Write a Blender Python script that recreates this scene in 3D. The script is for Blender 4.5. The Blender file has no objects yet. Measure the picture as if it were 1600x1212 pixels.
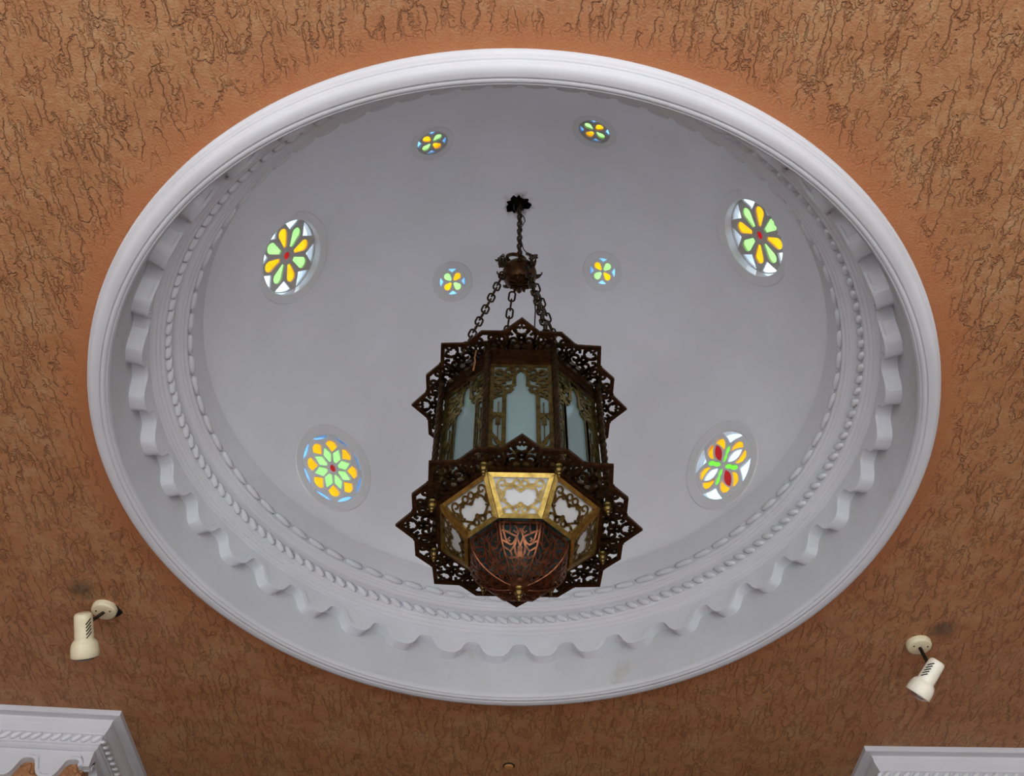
import bpy, math, random
from mathutils import Vector, Matrix

# ------------------------------------------------------------------ scene, camera, sky, sun, exposure
scn = bpy.context.scene
COL = scn.collection
random.seed(7)
PI = math.pi
RAD = math.radians

cam = bpy.data.cameras.new('camera')
cam.sensor_fit = 'HORIZONTAL'
cam.sensor_width = 36.0
cam.lens = 36.0 * 1550 / 1600
cam.clip_start = 0.05
cam_o = bpy.data.objects.new('camera', cam)
COL.objects.link(cam_o)
_r = Vector((0.9997, -0.0190, 0.0153)); _u = Vector((-0.0244, -0.7791, 0.6264)); _b = Vector((0, -0.6266, -0.7793))
cam_o.matrix_world = Matrix(((_r.x, _u.x, _b.x, 0), (_r.y, _u.y, _b.y, 0), (_r.z, _u.z, _b.z, 1.6), (0, 0, 0, 1)))
scn.camera = cam_o

world = bpy.data.worlds.new('day_sky')
scn.world = world
world.use_nodes = True
_bg = world.node_tree.nodes['Background']
_bg.inputs['Color'].default_value = (0.80, 0.90, 1.0, 1)
_bg.inputs['Strength'].default_value = 2.8

sun = bpy.data.lights.new('sun', 'SUN')
sun.energy = 8.8
sun.angle = RAD(1.0)
sun.color = (1.0, 0.98, 0.95)
sun_o = bpy.data.objects.new('sun', sun)
COL.objects.link(sun_o)
sun_o.rotation_euler = (RAD(24), RAD(3), 0)      # high sun over the forecourt behind the camera
sun_o.location = (0, -8, 14)

scn.view_settings.view_transform = 'Standard'
scn.view_settings.look = 'None'
scn.view_settings.gamma = 1
scn.view_settings.use_curve_mapping = False
scn.view_settings.exposure = 0.07
PANE = 0.95                   # scale on the pane tint at each face, balancing panes against the sky

ZC = 4.6                       # underside of the flat ceiling
CX, CY = 0.007, 2.779          # axis of the dome

# ------------------------------------------------------------------ materials
def new_mat(name):
    m = bpy.data.materials.new(name)
    m.use_nodes = True
    nt = m.node_tree
    return m, nt, nt.nodes['Principled BSDF']

def N(nt, kind, **kw):
    n = nt.nodes.new(kind)
    for k, v in kw.items():
        setattr(n, k, v)
    return n

def ramp(nt, stops):
    r = N(nt, 'ShaderNodeValToRGB')
    el = r.color_ramp.elements
    el[0].position, el[0].color = stops[0]
    el[1].position, el[1].color = stops[-1]
    for p, c in stops[1:-1]:
        e = el.new(p); e.color = c
    return r

def plaster(name, col, col2, bump=0.15, scale=60, rough=0.75):
    m, nt, b = new_mat(name)
    L = nt.links.new
    geo = N(nt, 'ShaderNodeNewGeometry')
    n1 = N(nt, 'ShaderNodeTexNoise'); n1.inputs['Scale'].default_value = 2.2; n1.inputs['Detail'].default_value = 6
    L(geo.outputs['Position'], n1.inputs['Vector'])
    r = ramp(nt, [(0.35, (*col2, 1)), (0.62, (*col, 1))])
    L(n1.outputs['Fac'], r.inputs['Fac']); L(r.outputs['Color'], b.inputs['Base Color'])
    n2 = N(nt, 'ShaderNodeTexNoise'); n2.inputs['Scale'].default_value = scale; n2.inputs['Detail'].default_value = 3
    L(geo.outputs['Position'], n2.inputs['Vector'])
    bp = N(nt, 'ShaderNodeBump'); bp.inputs['Strength'].default_value = bump; bp.inputs['Distance'].default_value = 0.004
    L(n2.outputs['Fac'], bp.inputs['Height']); L(bp.outputs['Normal'], b.inputs['Normal'])
    b.inputs['Roughness'].default_value = rough
    return m

M_TRIM = plaster('white_plaster_moulding', (0.51, 0.512, 0.555), (0.47, 0.472, 0.505))
M_CORN = plaster('white_plaster_cornice', (0.61, 0.615, 0.665), (0.565, 0.57, 0.605))
M_WALLW = plaster('white_plaster_drum', (0.51, 0.515, 0.55), (0.46, 0.46, 0.475))
# old damp stains on the drum wall
_nt = M_WALLW.node_tree; _b = _nt.nodes['Principled BSDF']; _src = _b.inputs['Base Color'].links[0].from_socket
_g = N(_nt, 'ShaderNodeNewGeometry'); _n = N(_nt, 'ShaderNodeTexNoise'); _n.inputs['Scale'].default_value = 4.5; _n.inputs['Detail'].default_value = 9; _n.inputs['Roughness'].default_value = 0.68
_nt.links.new(_g.outputs['Position'], _n.inputs['Vector'])
_m = N(_nt, 'ShaderNodeMapRange', interpolation_type='SMOOTHSTEP'); _m.inputs['From Min'].default_value = 0.56; _m.inputs['From Max'].default_value = 0.72; _m.inputs['To Max'].default_value = 0.55
_nt.links.new(_n.outputs['Fac'], _m.inputs['Value'])
_x = N(_nt, 'ShaderNodeMixRGB'); _x.inputs['Color2'].default_value = (0.36, 0.34, 0.29, 1)
_nt.links.new(_m.outputs[0], _x.inputs['Fac']); _nt.links.new(_src, _x.inputs['Color1']); _nt.links.new(_x.outputs[0], _b.inputs['Base Color'])
M_DOME = plaster('dome_plaster', (0.80, 0.805, 0.865), (0.75, 0.755, 0.80), bump=0.08, scale=90)
# soot round the hook at the crown of the dome
_nt = M_DOME.node_tree; _b = _nt.nodes['Principled BSDF']; _src = _b.inputs['Base Color'].links[0].from_socket
_g = N(_nt, 'ShaderNodeNewGeometry'); _d = N(_nt, 'ShaderNodeVectorMath', operation='DISTANCE'); _d.inputs[1].default_value = (CX + .005, CY + .01, ZC + 0.54 + 1.623)
_nt.links.new(_g.outputs['Position'], _d.inputs[0])
_n = N(_nt, 'ShaderNodeTexNoise'); _n.inputs['Scale'].default_value = 22; _nt.links.new(_g.outputs['Position'], _n.inputs['Vector'])
_a = N(_nt, 'ShaderNodeMath', operation='MULTIPLY_ADD'); _a.inputs[1].default_value = 0.10; _nt.links.new(_n.outputs['Fac'], _a.inputs[0]); _nt.links.new(_d.outputs['Value'], _a.inputs[2])
_m = N(_nt, 'ShaderNodeMapRange', interpolation_type='SMOOTHSTEP'); _m.inputs['From Min'].default_value = 0.075; _m.inputs['From Max'].default_value = 0.15
_m.inputs['To Min'].default_value = 0.92; _m.inputs['To Max'].default_value = 0.0; _nt.links.new(_a.outputs[0], _m.inputs['Value'])
_x = N(_nt, 'ShaderNodeMixRGB'); _x.inputs['Color2'].default_value = (0.04, 0.035, 0.03, 1)
_nt.links.new(_m.outputs[0], _x.inputs['Fac']); _nt.links.new(_src, _x.inputs['Color1']); _nt.links.new(_x.outputs[0], _b.inputs['Base Color'])
M_WINPL = plaster('window_plaster', (0.74, 0.74, 0.77), (0.66, 0.655, 0.67), bump=0.1, scale=90)
M_TRAC_SHADED = plaster('window_plaster_shaded', (0.50, 0.47, 0.45), (0.40, 0.37, 0.34), bump=0.1, scale=90)  # darker copy of the window plaster: backlit shade of the upper tracery as colour

def stucco(name, stains=()):
    m, nt, b = new_mat(name)
    L = nt.links.new
    geo = N(nt, 'ShaderNodeNewGeometry')
    P = geo.outputs['Position']
    # --- worm-like grooves dragged along y
    mp = N(nt, 'ShaderNodeMapping'); mp.inputs['Scale'].default_value = (1.0, 0.22, 1.0)
    L(P, mp.inputs['Vector'])
    wob = N(nt, 'ShaderNodeTexNoise'); wob.inputs['Scale'].default_value = 34; wob.inputs['Detail'].default_value = 3
    L(P, wob.inputs['Vector'])
    sub = N(nt, 'ShaderNodeVectorMath', operation='SUBTRACT'); sub.inputs[1].default_value = (0.5, 0.5, 0.5)
    L(wob.outputs['Color'], sub.inputs[0])
    sc = N(nt, 'ShaderNodeVectorMath', operation='SCALE'); sc.inputs['Scale'].default_value = 0.030
    L(sub.outputs[0], sc.inputs[0])
    add = N(nt, 'ShaderNodeVectorMath', operation='ADD')
    L(mp.outputs[0], add.inputs[0]); L(sc.outputs[0], add.inputs[1])
    heights = []
    for scale, w, msk_scale, lo, hi in ((22, 0.030, 7, 0.36, 0.50), (46, 0.055, 12, 0.42, 0.54)):
        nz = N(nt, 'ShaderNodeTexNoise'); nz.inputs['Scale'].default_value = scale; nz.inputs['Detail'].default_value = 0.6
        L(add.outputs[0], nz.inputs['Vector'])
        d = N(nt, 'ShaderNodeMath', operation='SUBTRACT'); d.inputs[1].default_value = 0.5
        L(nz.outputs['Fac'], d.inputs[0])
        ab = N(nt, 'ShaderNodeMath', operation='ABSOLUTE'); L(d.outputs[0], ab.inputs[0])
        mr = N(nt, 'ShaderNodeMapRange', interpolation_type='SMOOTHSTEP')
        mr.inputs['From Min'].default_value = 0.0; mr.inputs['From Max'].default_value = w
        mr.inputs['To Min'].default_value = 1.0; mr.inputs['To Max'].default_value = 0.0
        L(ab.outputs[0], mr.inputs['Value'])
        mk = N(nt, 'ShaderNodeTexNoise'); mk.inputs['Scale'].default_value = msk_scale
        L(P, mk.inputs['Vector'])
        mm = N(nt, 'ShaderNodeMapRange', interpolation_type='SMOOTHSTEP')
        mm.inputs['From Min'].default_value = lo; mm.inputs['From Max'].default_value = hi
        L(mk.outputs['Fac'], mm.inputs['Value'])
        mu = N(nt, 'ShaderNodeMath', operation='MULTIPLY'); L(mr.outputs[0], mu.inputs[0]); L(mm.outputs[0], mu.inputs[1])
        heights.append(mu)
    mx = N(nt, 'ShaderNodeMath', operation='MAXIMUM'); L(heights[0].outputs[0], mx.inputs[0])
    h2 = N(nt, 'ShaderNodeMath', operation='MULTIPLY'); h2.inputs[1].default_value = 0.6; L(heights[1].outputs[0], h2.inputs[0])
    L(h2.outputs[0], mx.inputs[1])
    # smooth trowelled margin round the dome mouth
    dv = N(nt, 'ShaderNodeVectorMath', operation='DISTANCE'); dv.inputs[1].default_value = (CX, CY, ZC); L(P, dv.inputs[0])
    mg = N(nt, 'ShaderNodeMapRange', interpolation_type='SMOOTHSTEP')
    mg.inputs['From Min'].default_value = 1.71; mg.inputs['From Max'].default_value = 1.79
    L(dv.outputs['Value'], mg.inputs['Value'])
    gr = N(nt, 'ShaderNodeMath', operation='MULTIPLY'); L(mx.outputs[0], gr.inputs[0]); L(mg.outputs[0], gr.inputs[1])
    fine = N(nt, 'ShaderNodeTexNoise'); fine.inputs['Scale'].default_value = 130; fine.inputs['Detail'].default_value = 4
    L(P, fine.inputs['Vector'])
    fm = N(nt, 'ShaderNodeMath', operation='MULTIPLY'); fm.inputs[1].default_value = 0.55; L(fine.outputs['Fac'], fm.inputs[0])
    hh = N(nt, 'ShaderNodeMath', operation='SUBTRACT'); L(fm.outputs[0], hh.inputs[0]); L(gr.outputs[0], hh.inputs[1])
    bp = N(nt, 'ShaderNodeBump'); bp.inputs['Strength'].default_value = 1.0; bp.inputs['Distance'].default_value = 0.006
    L(hh.outputs[0], bp.inputs['Height']); L(bp.outputs['Normal'], b.inputs['Normal'])
    # --- pigment: mottled terracotta, redder at the smooth margin, grooves painted darker, mostly for their shade
    n1 = N(nt, 'ShaderNodeTexNoise'); n1.inputs['Scale'].default_value = 5; n1.inputs['Detail'].default_value = 8; n1.inputs['Roughness'].default_value = 0.7
    L(P, n1.inputs['Vector'])
    r1 = ramp(nt, [(0.30, (0.275, 0.110, 0.044, 1)), (0.5, (0.335, 0.150, 0.064, 1)), (0.72, (0.385, 0.232, 0.115, 1))])
    n3 = N(nt, 'ShaderNodeTexNoise'); n3.inputs['Scale'].default_value = 42; n3.inputs['Detail'].default_value = 5
    L(P, n3.inputs['Vector'])
    nm = N(nt, 'ShaderNodeMath', operation='MULTIPLY_ADD'); nm.inputs[1].default_value = 0.45; L(n3.outputs['Fac'], nm.inputs[0])
    ns = N(nt, 'ShaderNodeMath', operation='MULTIPLY_ADD'); ns.inputs[1].default_value = 0.75; ns.inputs[2].default_value = -0.10
    L(n1.outputs['Fac'], ns.inputs[0]); L(ns.outputs[0], nm.inputs[2])
    L(nm.outputs[0], r1.inputs['Fac'])
    m1 = N(nt, 'ShaderNodeMixRGB'); m1.inputs['Color1'].default_value = (0.36, 0.125, 0.048, 1)
    mg2 = N(nt, 'ShaderNodeMapRange', interpolation_type='SMOOTHSTEP')
    mg2.inputs['From Min'].default_value = 1.70; mg2.inputs['From Max'].default_value = 1.90
    mg2.inputs['To Min'].default_value = 0.25
    L(dv.outputs['Value'], mg2.inputs['Value']); L(mg2.outputs[0], m1.inputs['Fac']); L(r1.outputs['Color'], m1.inputs['Color2'])
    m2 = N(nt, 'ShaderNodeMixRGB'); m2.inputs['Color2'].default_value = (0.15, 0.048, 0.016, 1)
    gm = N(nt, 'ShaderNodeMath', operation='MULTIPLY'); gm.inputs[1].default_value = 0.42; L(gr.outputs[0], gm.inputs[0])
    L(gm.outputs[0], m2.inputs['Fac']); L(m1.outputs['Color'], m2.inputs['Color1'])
    out = m2.outputs['Color']
    # --- soot stains beside the two spotlights
    for (sx, sy, sr, amt) in stains:
        ds = N(nt, 'ShaderNodeVectorMath', operation='DISTANCE'); ds.inputs[1].default_value = (sx, sy, ZC); L(P, ds.inputs[0])
        sn = N(nt, 'ShaderNodeTexNoise'); sn.inputs['Scale'].default_value = 18; L(P, sn.inputs['Vector'])
        s1 = N(nt, 'ShaderNodeMath', operation='MULTIPLY_ADD'); s1.inputs[1].default_value = sr * 1.2; s1.inputs[2].default_value = -0.6 * sr
        L(sn.outputs['Fac'], s1.inputs[0])
        s2 = N(nt, 'ShaderNodeMath', operation='ADD'); L(ds.outputs['Value'], s2.inputs[0]); L(s1.outputs[0], s2.inputs[1])
        s3 = N(nt, 'ShaderNodeMapRange', interpolation_type='SMOOTHSTEP')
        s3.inputs['From Min'].default_value = 0.0; s3.inputs['From Max'].default_value = sr
        s3.inputs['To Min'].default_value = amt; s3.inputs['To Max'].default_value = 0.0
        L(s2.outputs[0], s3.inputs['Value'])
        mz = N(nt, 'ShaderNodeMixRGB'); mz.inputs['Color2'].default_value = (0.06, 0.045, 0.03, 1)
        L(s3.outputs[0], mz.inputs['Fac']); L(out, mz.inputs['Color1'])
        out = mz.outputs['Color']
    L(out, b.inputs['Base Color'])
    b.inputs['Roughness'].default_value = 0.6
    b.inputs['Specular IOR Level'].default_value = 0.35
    return m

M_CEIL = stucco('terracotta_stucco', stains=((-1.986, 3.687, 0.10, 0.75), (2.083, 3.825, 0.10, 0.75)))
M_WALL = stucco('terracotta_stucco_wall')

def metal(name, col, col2, rough=0.42, metallic=0.9, scale=40):
    m, nt, b = new_mat(name)
    L = nt.links.new
    tc = N(nt, 'ShaderNodeTexCoord')
    n1 = N(nt, 'ShaderNodeTexNoise'); n1.inputs['Scale'].default_value = scale; n1.inputs['Detail'].default_value = 5
    L(tc.outputs['Object'], n1.inputs['Vector'])
    r = ramp(nt, [(0.35, (*col2, 1)), (0.65, (*col, 1))])
    L(n1.outputs['Fac'], r.inputs['Fac']); L(r.outputs['Color'], b.inputs['Base Color'])
    b.inputs['Metallic'].default_value = metallic
    b.inputs['Roughness'].default_value = rough
    return m

M_BRONZE = metal('aged_bronze', (0.070, 0.036, 0.014), (0.030, 0.016, 0.008), 0.38)
M_BRONZE_R = metal('red_brown_bronze', (0.095, 0.040, 0.015), (0.042, 0.018, 0.008), 0.36)
M_BRASS = metal('old_brass', (0.24, 0.165, 0.048), (0.10, 0.066, 0.022), 0.30)
M_GOLD = metal('polished_brass', (0.40, 0.275, 0.07), (0.20, 0.13, 0.036), 0.30)
M_COPPER = metal('copper', (0.21, 0.076, 0.036), (0.085, 0.032, 0.017), 0.33)
M_IRON = metal('dark_iron', (0.05, 0.04, 0.035), (0.025, 0.02, 0.018), 0.5)
M_COPWIRE = metal('copper_wire', (0.85, 0.42, 0.20), (0.7, 0.3, 0.14), 0.4)
M_CHROME = metal('silvered_bulb', (0.75, 0.75, 0.78), (0.65, 0.65, 0.68), 0.12)

def simple(name, col, rough=0.5, spec=0.5):
    m, nt, b = new_mat(name)
    L = nt.links.new
    tc = N(nt, 'ShaderNodeTexCoord')
    n1 = N(nt, 'ShaderNodeTexNoise'); n1.inputs['Scale'].default_value = 25; n1.inputs['Detail'].default_value = 4
    L(tc.outputs['Object'], n1.inputs['Vector'])
    r = ramp(nt, [(0.3, (col[0] * .88, col[1] * .88, col[2] * .86, 1)), (0.7, (*col, 1))])
    L(n1.outputs['Fac'], r.inputs['Fac']); L(r.outputs['Color'], b.inputs['Base Color'])
    b.inputs['Roughness'].default_value = rough
    b.inputs['Specular IOR Level'].default_value = spec
    return m

M_CREAM = simple('cream_enamel', (0.66, 0.58, 0.40), 0.4)
M_IVORY = simple('ivory_enamel', (0.80, 0.76, 0.66), 0.35)
M_BLACK = simple('black_void', (0.012, 0.011, 0.010), 0.9, 0.1)
M_SOOT = simple('sooty_plaster', (0.05, 0.045, 0.04), 0.9, 0.1)
M_PLUG = simple('ochre_plug', (0.42, 0.19, 0.06), 0.6)
M_FLOOR = simple('pale_floor_tile', (0.74, 0.77, 0.80), 0.4)
M_GROUND = simple('pale_paving', (0.60, 0.58, 0.55), 0.8)
M_DARKLENS = simple('dark_lens', (0.10, 0.10, 0.12), 0.15)

def glass(name, col, gloss=0.08, diff=0.12):
    m = bpy.data.materials.new(name)
    m.use_nodes = True
    nt = m.node_tree; nt.nodes.clear(); L = nt.links.new
    out = N(nt, 'ShaderNodeOutputMaterial')
    tr = N(nt, 'ShaderNodeBsdfTransparent')
    n1 = N(nt, 'ShaderNodeTexNoise'); n1.inputs['Scale'].default_value = 14
    tc = N(nt, 'ShaderNodeTexCoord'); L(tc.outputs['Object'], n1.inputs['Vector'])
    r = ramp(nt, [(0.3, (*[c * 0.86 * PANE for c in col], 1)), (0.7, (*[c * PANE for c in col], 1))])
    L(n1.outputs['Fac'], r.inputs['Fac']); L(r.outputs['Color'], tr.inputs['Color'])
    tl = N(nt, 'ShaderNodeBsdfTranslucent'); L(r.outputs['Color'], tl.inputs['Color'])
    gl = N(nt, 'ShaderNodeBsdfGlossy'); gl.inputs['Roughness'].default_value = 0.12
    m1 = N(nt, 'ShaderNodeMixShader'); m1.inputs[0].default_value = diff
    L(tr.outputs[0], m1.inputs[1]); L(tl.outputs[0], m1.inputs[2])
    m2 = N(nt, 'ShaderNodeMixShader'); m2.inputs[0].default_value = gloss
    L(m1.outputs[0], m2.inputs[1]); L(gl.outputs[0], m2.inputs[2])
    L(m2.outputs[0], out.inputs['Surface'])
    return m

# each pane is a slab with two faces, so light is tinted twice
G_ORANGE = glass('amber_glass', (0.98, 0.61, 0.02))
G_GREEN = glass('green_glass', (0.55, 0.86, 0.42))
G_LEAF = glass('leaf_green_glass', (0.38, 0.80, 0.18))
G_RED = glass('red_glass', (0.50, 0.02, 0.02))
G_SKY = glass('pale_blue_glass', (0.80, 0.90, 0.97))
G_BLUE = glass('blue_glass', (0.42, 0.66, 0.92))

def milk(name, col):
    m, nt, b = new_mat(name)
    L = nt.links.new
    out = [n for n in nt.nodes if n.type == 'OUTPUT_MATERIAL'][0]
    b.inputs['Base Color'].default_value = (*col, 1)
    b.inputs['Roughness'].default_value = 0.08
    b.inputs['Specular IOR Level'].default_value = 0.6
    tl = N(nt, 'ShaderNodeBsdfTranslucent'); tl.inputs['Color'].default_value = (*[min(.9, c * 2.0) for c in col], 1)
    n1 = N(nt, 'ShaderNodeTexNoise'); n1.inputs['Scale'].default_value = 9
    tc = N(nt, 'ShaderNodeTexCoord'); L(tc.outputs['Object'], n1.inputs['Vector'])
    r = ramp(nt, [(0.3, (*[c * 0.9 for c in col], 1)), (0.7, (*col, 1))])
    L(n1.outputs['Fac'], r.inputs['Fac']); L(r.outputs['Color'], b.inputs['Base Color'])
    mx = N(nt, 'ShaderNodeMixShader'); mx.inputs[0].default_value = 0.4
    L(b.outputs[0], mx.inputs[1]); L(tl.outputs[0], mx.inputs[2]); L(mx.outputs[0], out.inputs['Surface'])
    return m

M_MILKB = milk('pale_blue_milk_glass', (0.25, 0.325, 0.335))
M_MILKW = milk('white_milk_glass', (0.60, 0.60, 0.61))

# ------------------------------------------------------------------ mesh helpers
class MB:
    def __init__(s):
        s.v = []; s.f = []
    def add(s, vs, fs):
        o = len(s.v); s.v += [tuple(p) for p in vs]; s.f += [tuple(i + o for i in f) for f in fs]
    def mesh(s, name, mat, smooth=False):
        me = bpy.data.meshes.new(name)
        me.from_pydata(s.v, [], s.f); me.update()
        if mat: me.materials.append(mat)
        if smooth:
            me.polygons.foreach_set('use_smooth', [True] * len(me.polygons))
        return me
    def build(s, name, mat, parent=None, smooth=False, loc=None):
        return link(name, s.mesh(name, mat, smooth), parent, loc)
    # shapes -------------------------------------------------------
    def lathe(s, prof, n=96, c=(0, 0, 0), close=False, a0=0.0):
        vs, fs, k = [], [], len(prof)
        for i in range(n):
            a = a0 + 2 * PI * i / n
            for (r, z) in prof:
                vs.append((c[0] + r * math.cos(a), c[1] + r * math.sin(a), c[2] + z))
        for i in range(n):
            j = (i + 1) % n
            for q in range(k if close else k - 1):
                p = (q + 1) % k
                fs.append((i * k + q, j * k + q, j * k + p, i * k + p))
        s.add(vs, fs)
    def tube(s, pts, r, n=8, closed=False, caps=True):
        pts = [Vector(p) for p in pts]; m = len(pts); vs, fs = [], []
        ref = None
        for i, p in enumerate(pts):
            a = pts[(i - 1) % m] if (closed or i > 0) else p
            b = pts[(i + 1) % m] if (closed or i < m - 1) else p
            t = (b - a).normalized()
            if ref is None:
                ref = Vector((0, 0, 1)) if abs(t.z) < .9 else Vector((1, 0, 0))
            x = (ref - t * ref.dot(t)).normalized(); y = t.cross(x); ref = x
            rr = r[i] if isinstance(r, (list, tuple)) else r
            for k in range(n):
                w = 2 * PI * k / n
                vs.append(p + (x * math.cos(w) + y * math.sin(w)) * rr)
        for i in range(m if closed else m - 1):
            j = (i + 1) % m
            for k in range(n):
                l = (k + 1) % n
                fs.append((i * n + k, i * n + l, j * n + l, j * n + k))
        if caps and not closed:
            fs.append(tuple(range(n))[::-1]); fs.append(tuple((m - 1) * n + k for k in range(n)))
        s.add(vs, fs)
    def ribbon(s, pts, w, mp, h0, h1, closed=False):
        """flat bar of width w along 2-D pts, between heights h0 and h1, mapped to space by mp(u, v, h)"""
        P = [Vector((p[0], p[1])) for p in pts]; m = len(P); vs, fs = [], []
        for i, p in enumerate(P):
            a = P[(i - 1) % m] if (closed or i > 0) else p
            b = P[(i + 1) % m] if (closed or i < m - 1) else p
            t = (b - a)
            if t.length < 1e-9: t = Vector((1, 0))
            t.normalize(); nn = Vector((-t.y, t.x))
            k = 1.0
            if (closed or 0 < i < m - 1):
                d1 = (p - a).normalized() if (p - a).length > 1e-9 else t
                k = 1 / max(0.5, abs(nn.dot(Vector((-d1.y, d1.x)))))
            ww = (w[i] if isinstance(w, (list, tuple)) else w) * .5 * k
            l = p + nn * ww; r = p - nn * ww
            vs += [mp(l.x, l.y, h0), mp(r.x, r.y, h0), mp(r.x, r.y, h1), mp(l.x, l.y, h1)]
        for i in range(m if closed else m - 1):
            j = (i + 1) % m
            for k in range(4):
                q = (k + 1) % 4
                fs.append((i * 4 + k, i * 4 + q, j * 4 + q, j * 4 + k))
        if not closed:
            fs.append((0, 1, 2, 3)); fs.append(tuple((m - 1) * 4 + k for k in (3, 2, 1, 0)))
        s.add(vs, fs)
    def prism(s, pts, mp, h0, h1):
        m = len(pts)
        vs = [mp(p[0], p[1], h0) for p in pts] + [mp(p[0], p[1], h1) for p in pts]
        fs = [tuple(range(m))[::-1], tuple(range(m, 2 * m))]
        fs += [(i, (i + 1) % m, m + (i + 1) % m, m + i) for i in range(m)]
        s.add(vs, fs)
    def box(s, x0, x1, y0, y1, z0, z1):
        s.prism([(x0, y0), (x1, y0), (x1, y1), (x0, y1)], lambda u, v, h: (u, v, h), z0, z1)

IDM = lambda u, v, h: (u, v, h)

def link(name, data, parent=None, loc=None):
    o = bpy.data.objects.new(name, data)
    COL.objects.link(o)
    if parent is not None: o.parent = parent
    if loc is not None: o.location = loc
    return o

def tag(o, label=None, cat=None, group=None, kind=None):
    if label: o['label'] = label
    if cat: o['category'] = cat
    if group: o['group'] = group
    if kind: o['kind'] = kind
    return o

def filled(name, loops, depth, mat):
    """plate in the xy plane (z from -depth to 0) bounded by the first loop, pierced by the others"""
    cu = bpy.data.curves.new(name, 'CURVE')
    cu.dimensions = '2D'; cu.fill_mode = 'BOTH'; cu.extrude = depth / 2
    for lp in loops:
        sp = cu.splines.new('POLY'); sp.points.add(len(lp) - 1); sp.use_cyclic_u = True
        for p, q in zip(sp.points, lp): p.co = (q[0], q[1], 0, 1)
    ob = bpy.data.objects.new(name, cu); COL.objects.link(ob)
    dg = bpy.context.evaluated_depsgraph_get(); dg.update()
    me = bpy.data.meshes.new_from_object(ob.evaluated_get(dg))
    bpy.data.objects.remove(ob); bpy.data.curves.remove(cu)
    me.name = name
    for v in me.vertices: v.co.z -= depth / 2
    me.materials.clear(); me.materials.append(mat)
    return me

def arc(cx, cy, r, a0, a1, n=12):
    return [(cx + r * math.cos(RAD(a0 + (a1 - a0) * i / (n - 1))), cy + r * math.sin(RAD(a0 + (a1 - a0) * i / (n - 1)))) for i in range(n)]
def circ(cx, cy, r, n=16):
    return [(cx + r * math.cos(2 * PI * i / n), cy + r * math.sin(2 * PI * i / n)) for i in range(n)]
def spiral(cx, cy, r0, r1, a0, a1, n=18):
    o = []
    for i in range(n):
        f = i / (n - 1); a = RAD(a0 + (a1 - a0) * f); r = r0 + (r1 - r0) * f
        o.append((cx + r * math.cos(a), cy + r * math.sin(a)))
    return o
def mir(pts): return [(-x, y) for x, y in pts]
def rot2(pts, deg):
    c, s = math.cos(RAD(deg)), math.sin(RAD(deg))
    return [(x * c - y * s, x * s + y * c) for x, y in pts]

# ------------------------------------------------------------------ the room (only its upper part is in view)
def put(name, mb, mat, kind='structure', parent=None, smooth=False, label=None, cat=None):
    o = mb.build(name, mat, parent, smooth)
    if parent is None: tag(o, label, cat, kind=kind)
    return o

X0, X1, Y0, Y1 = -6.0, 6.0, -2.2, 9.0
mb = MB(); mb.box(X0, X1, Y0, Y1, -0.1, 0.0); put('floor', mb, M_FLOOR)
mb = MB(); mb.box(-40, 40, -45, 45, -0.22, -0.12); put('ground_paving', mb, M_GROUND)
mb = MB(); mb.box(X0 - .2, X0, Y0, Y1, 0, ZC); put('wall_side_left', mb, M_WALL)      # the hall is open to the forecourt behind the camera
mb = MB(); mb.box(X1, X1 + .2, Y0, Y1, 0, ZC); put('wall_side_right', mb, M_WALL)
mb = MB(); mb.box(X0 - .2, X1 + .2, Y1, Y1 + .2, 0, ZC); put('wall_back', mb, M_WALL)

# flat ceiling with the round mouth of the dome
R_MOUTH = 1.66
mb = MB(); n = 160; vs = []; fs = []
for i in range(n):
    a = 2 * PI * i / n; c, s = math.cos(a), math.sin(a)
    vs.append((CX + R_MOUTH * c, CY + R_MOUTH * s, ZC))
    t = min(((X1 + .2 - CX) / c) if c > 1e-6 else 1e9, ((X0 - .2 - CX) / c) if c < -1e-6 else 1e9,
            ((Y1 + .2 - CY) / s) if s > 1e-6 else 1e9, ((Y0 - .3 - CY) / s) if s < -1e-6 else 1e9)
    vs.append((CX + t * c, CY + t * s, ZC))
for i in range(n):
    j = (i + 1) % n
    fs.append((2 * i, 2 * i + 1, 2 * j + 1, 2 * j))
for (x, y) in ((X1 + .2, Y1 + .2), (X0 - .2, Y1 + .2), (X0 - .2, Y0 - .3), (X1 + .2, Y0 - .3)):   # corners cut by the fan
    vs.append((x, y, ZC))
    a = math.atan2(y - CY, x - CX) % (2 * PI); i = int(a / (2 * PI) * n); j = (i + 1) % n
    fs.append((2 * i + 1, len(vs) - 1, 2 * j + 1))
mb.add(vs, fs)
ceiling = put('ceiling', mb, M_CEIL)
mb = MB(); mb.lathe([(0.002, -0.006), (0.018, -0.009), (0.026, -0.004), (0.028, 0.0)], 20)
plug = mb.build('hole_plug', M_PLUG, ceiling, True, (0.034, 5.128, ZC))
mb = MB(); mb.lathe([(0.0, -0.0015), (0.034, -0.0015), (0.034, 0.0)], 20); mb.build('plug_hole', M_BLACK, ceiling, False, (0.034, 5.122, ZC))

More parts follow.
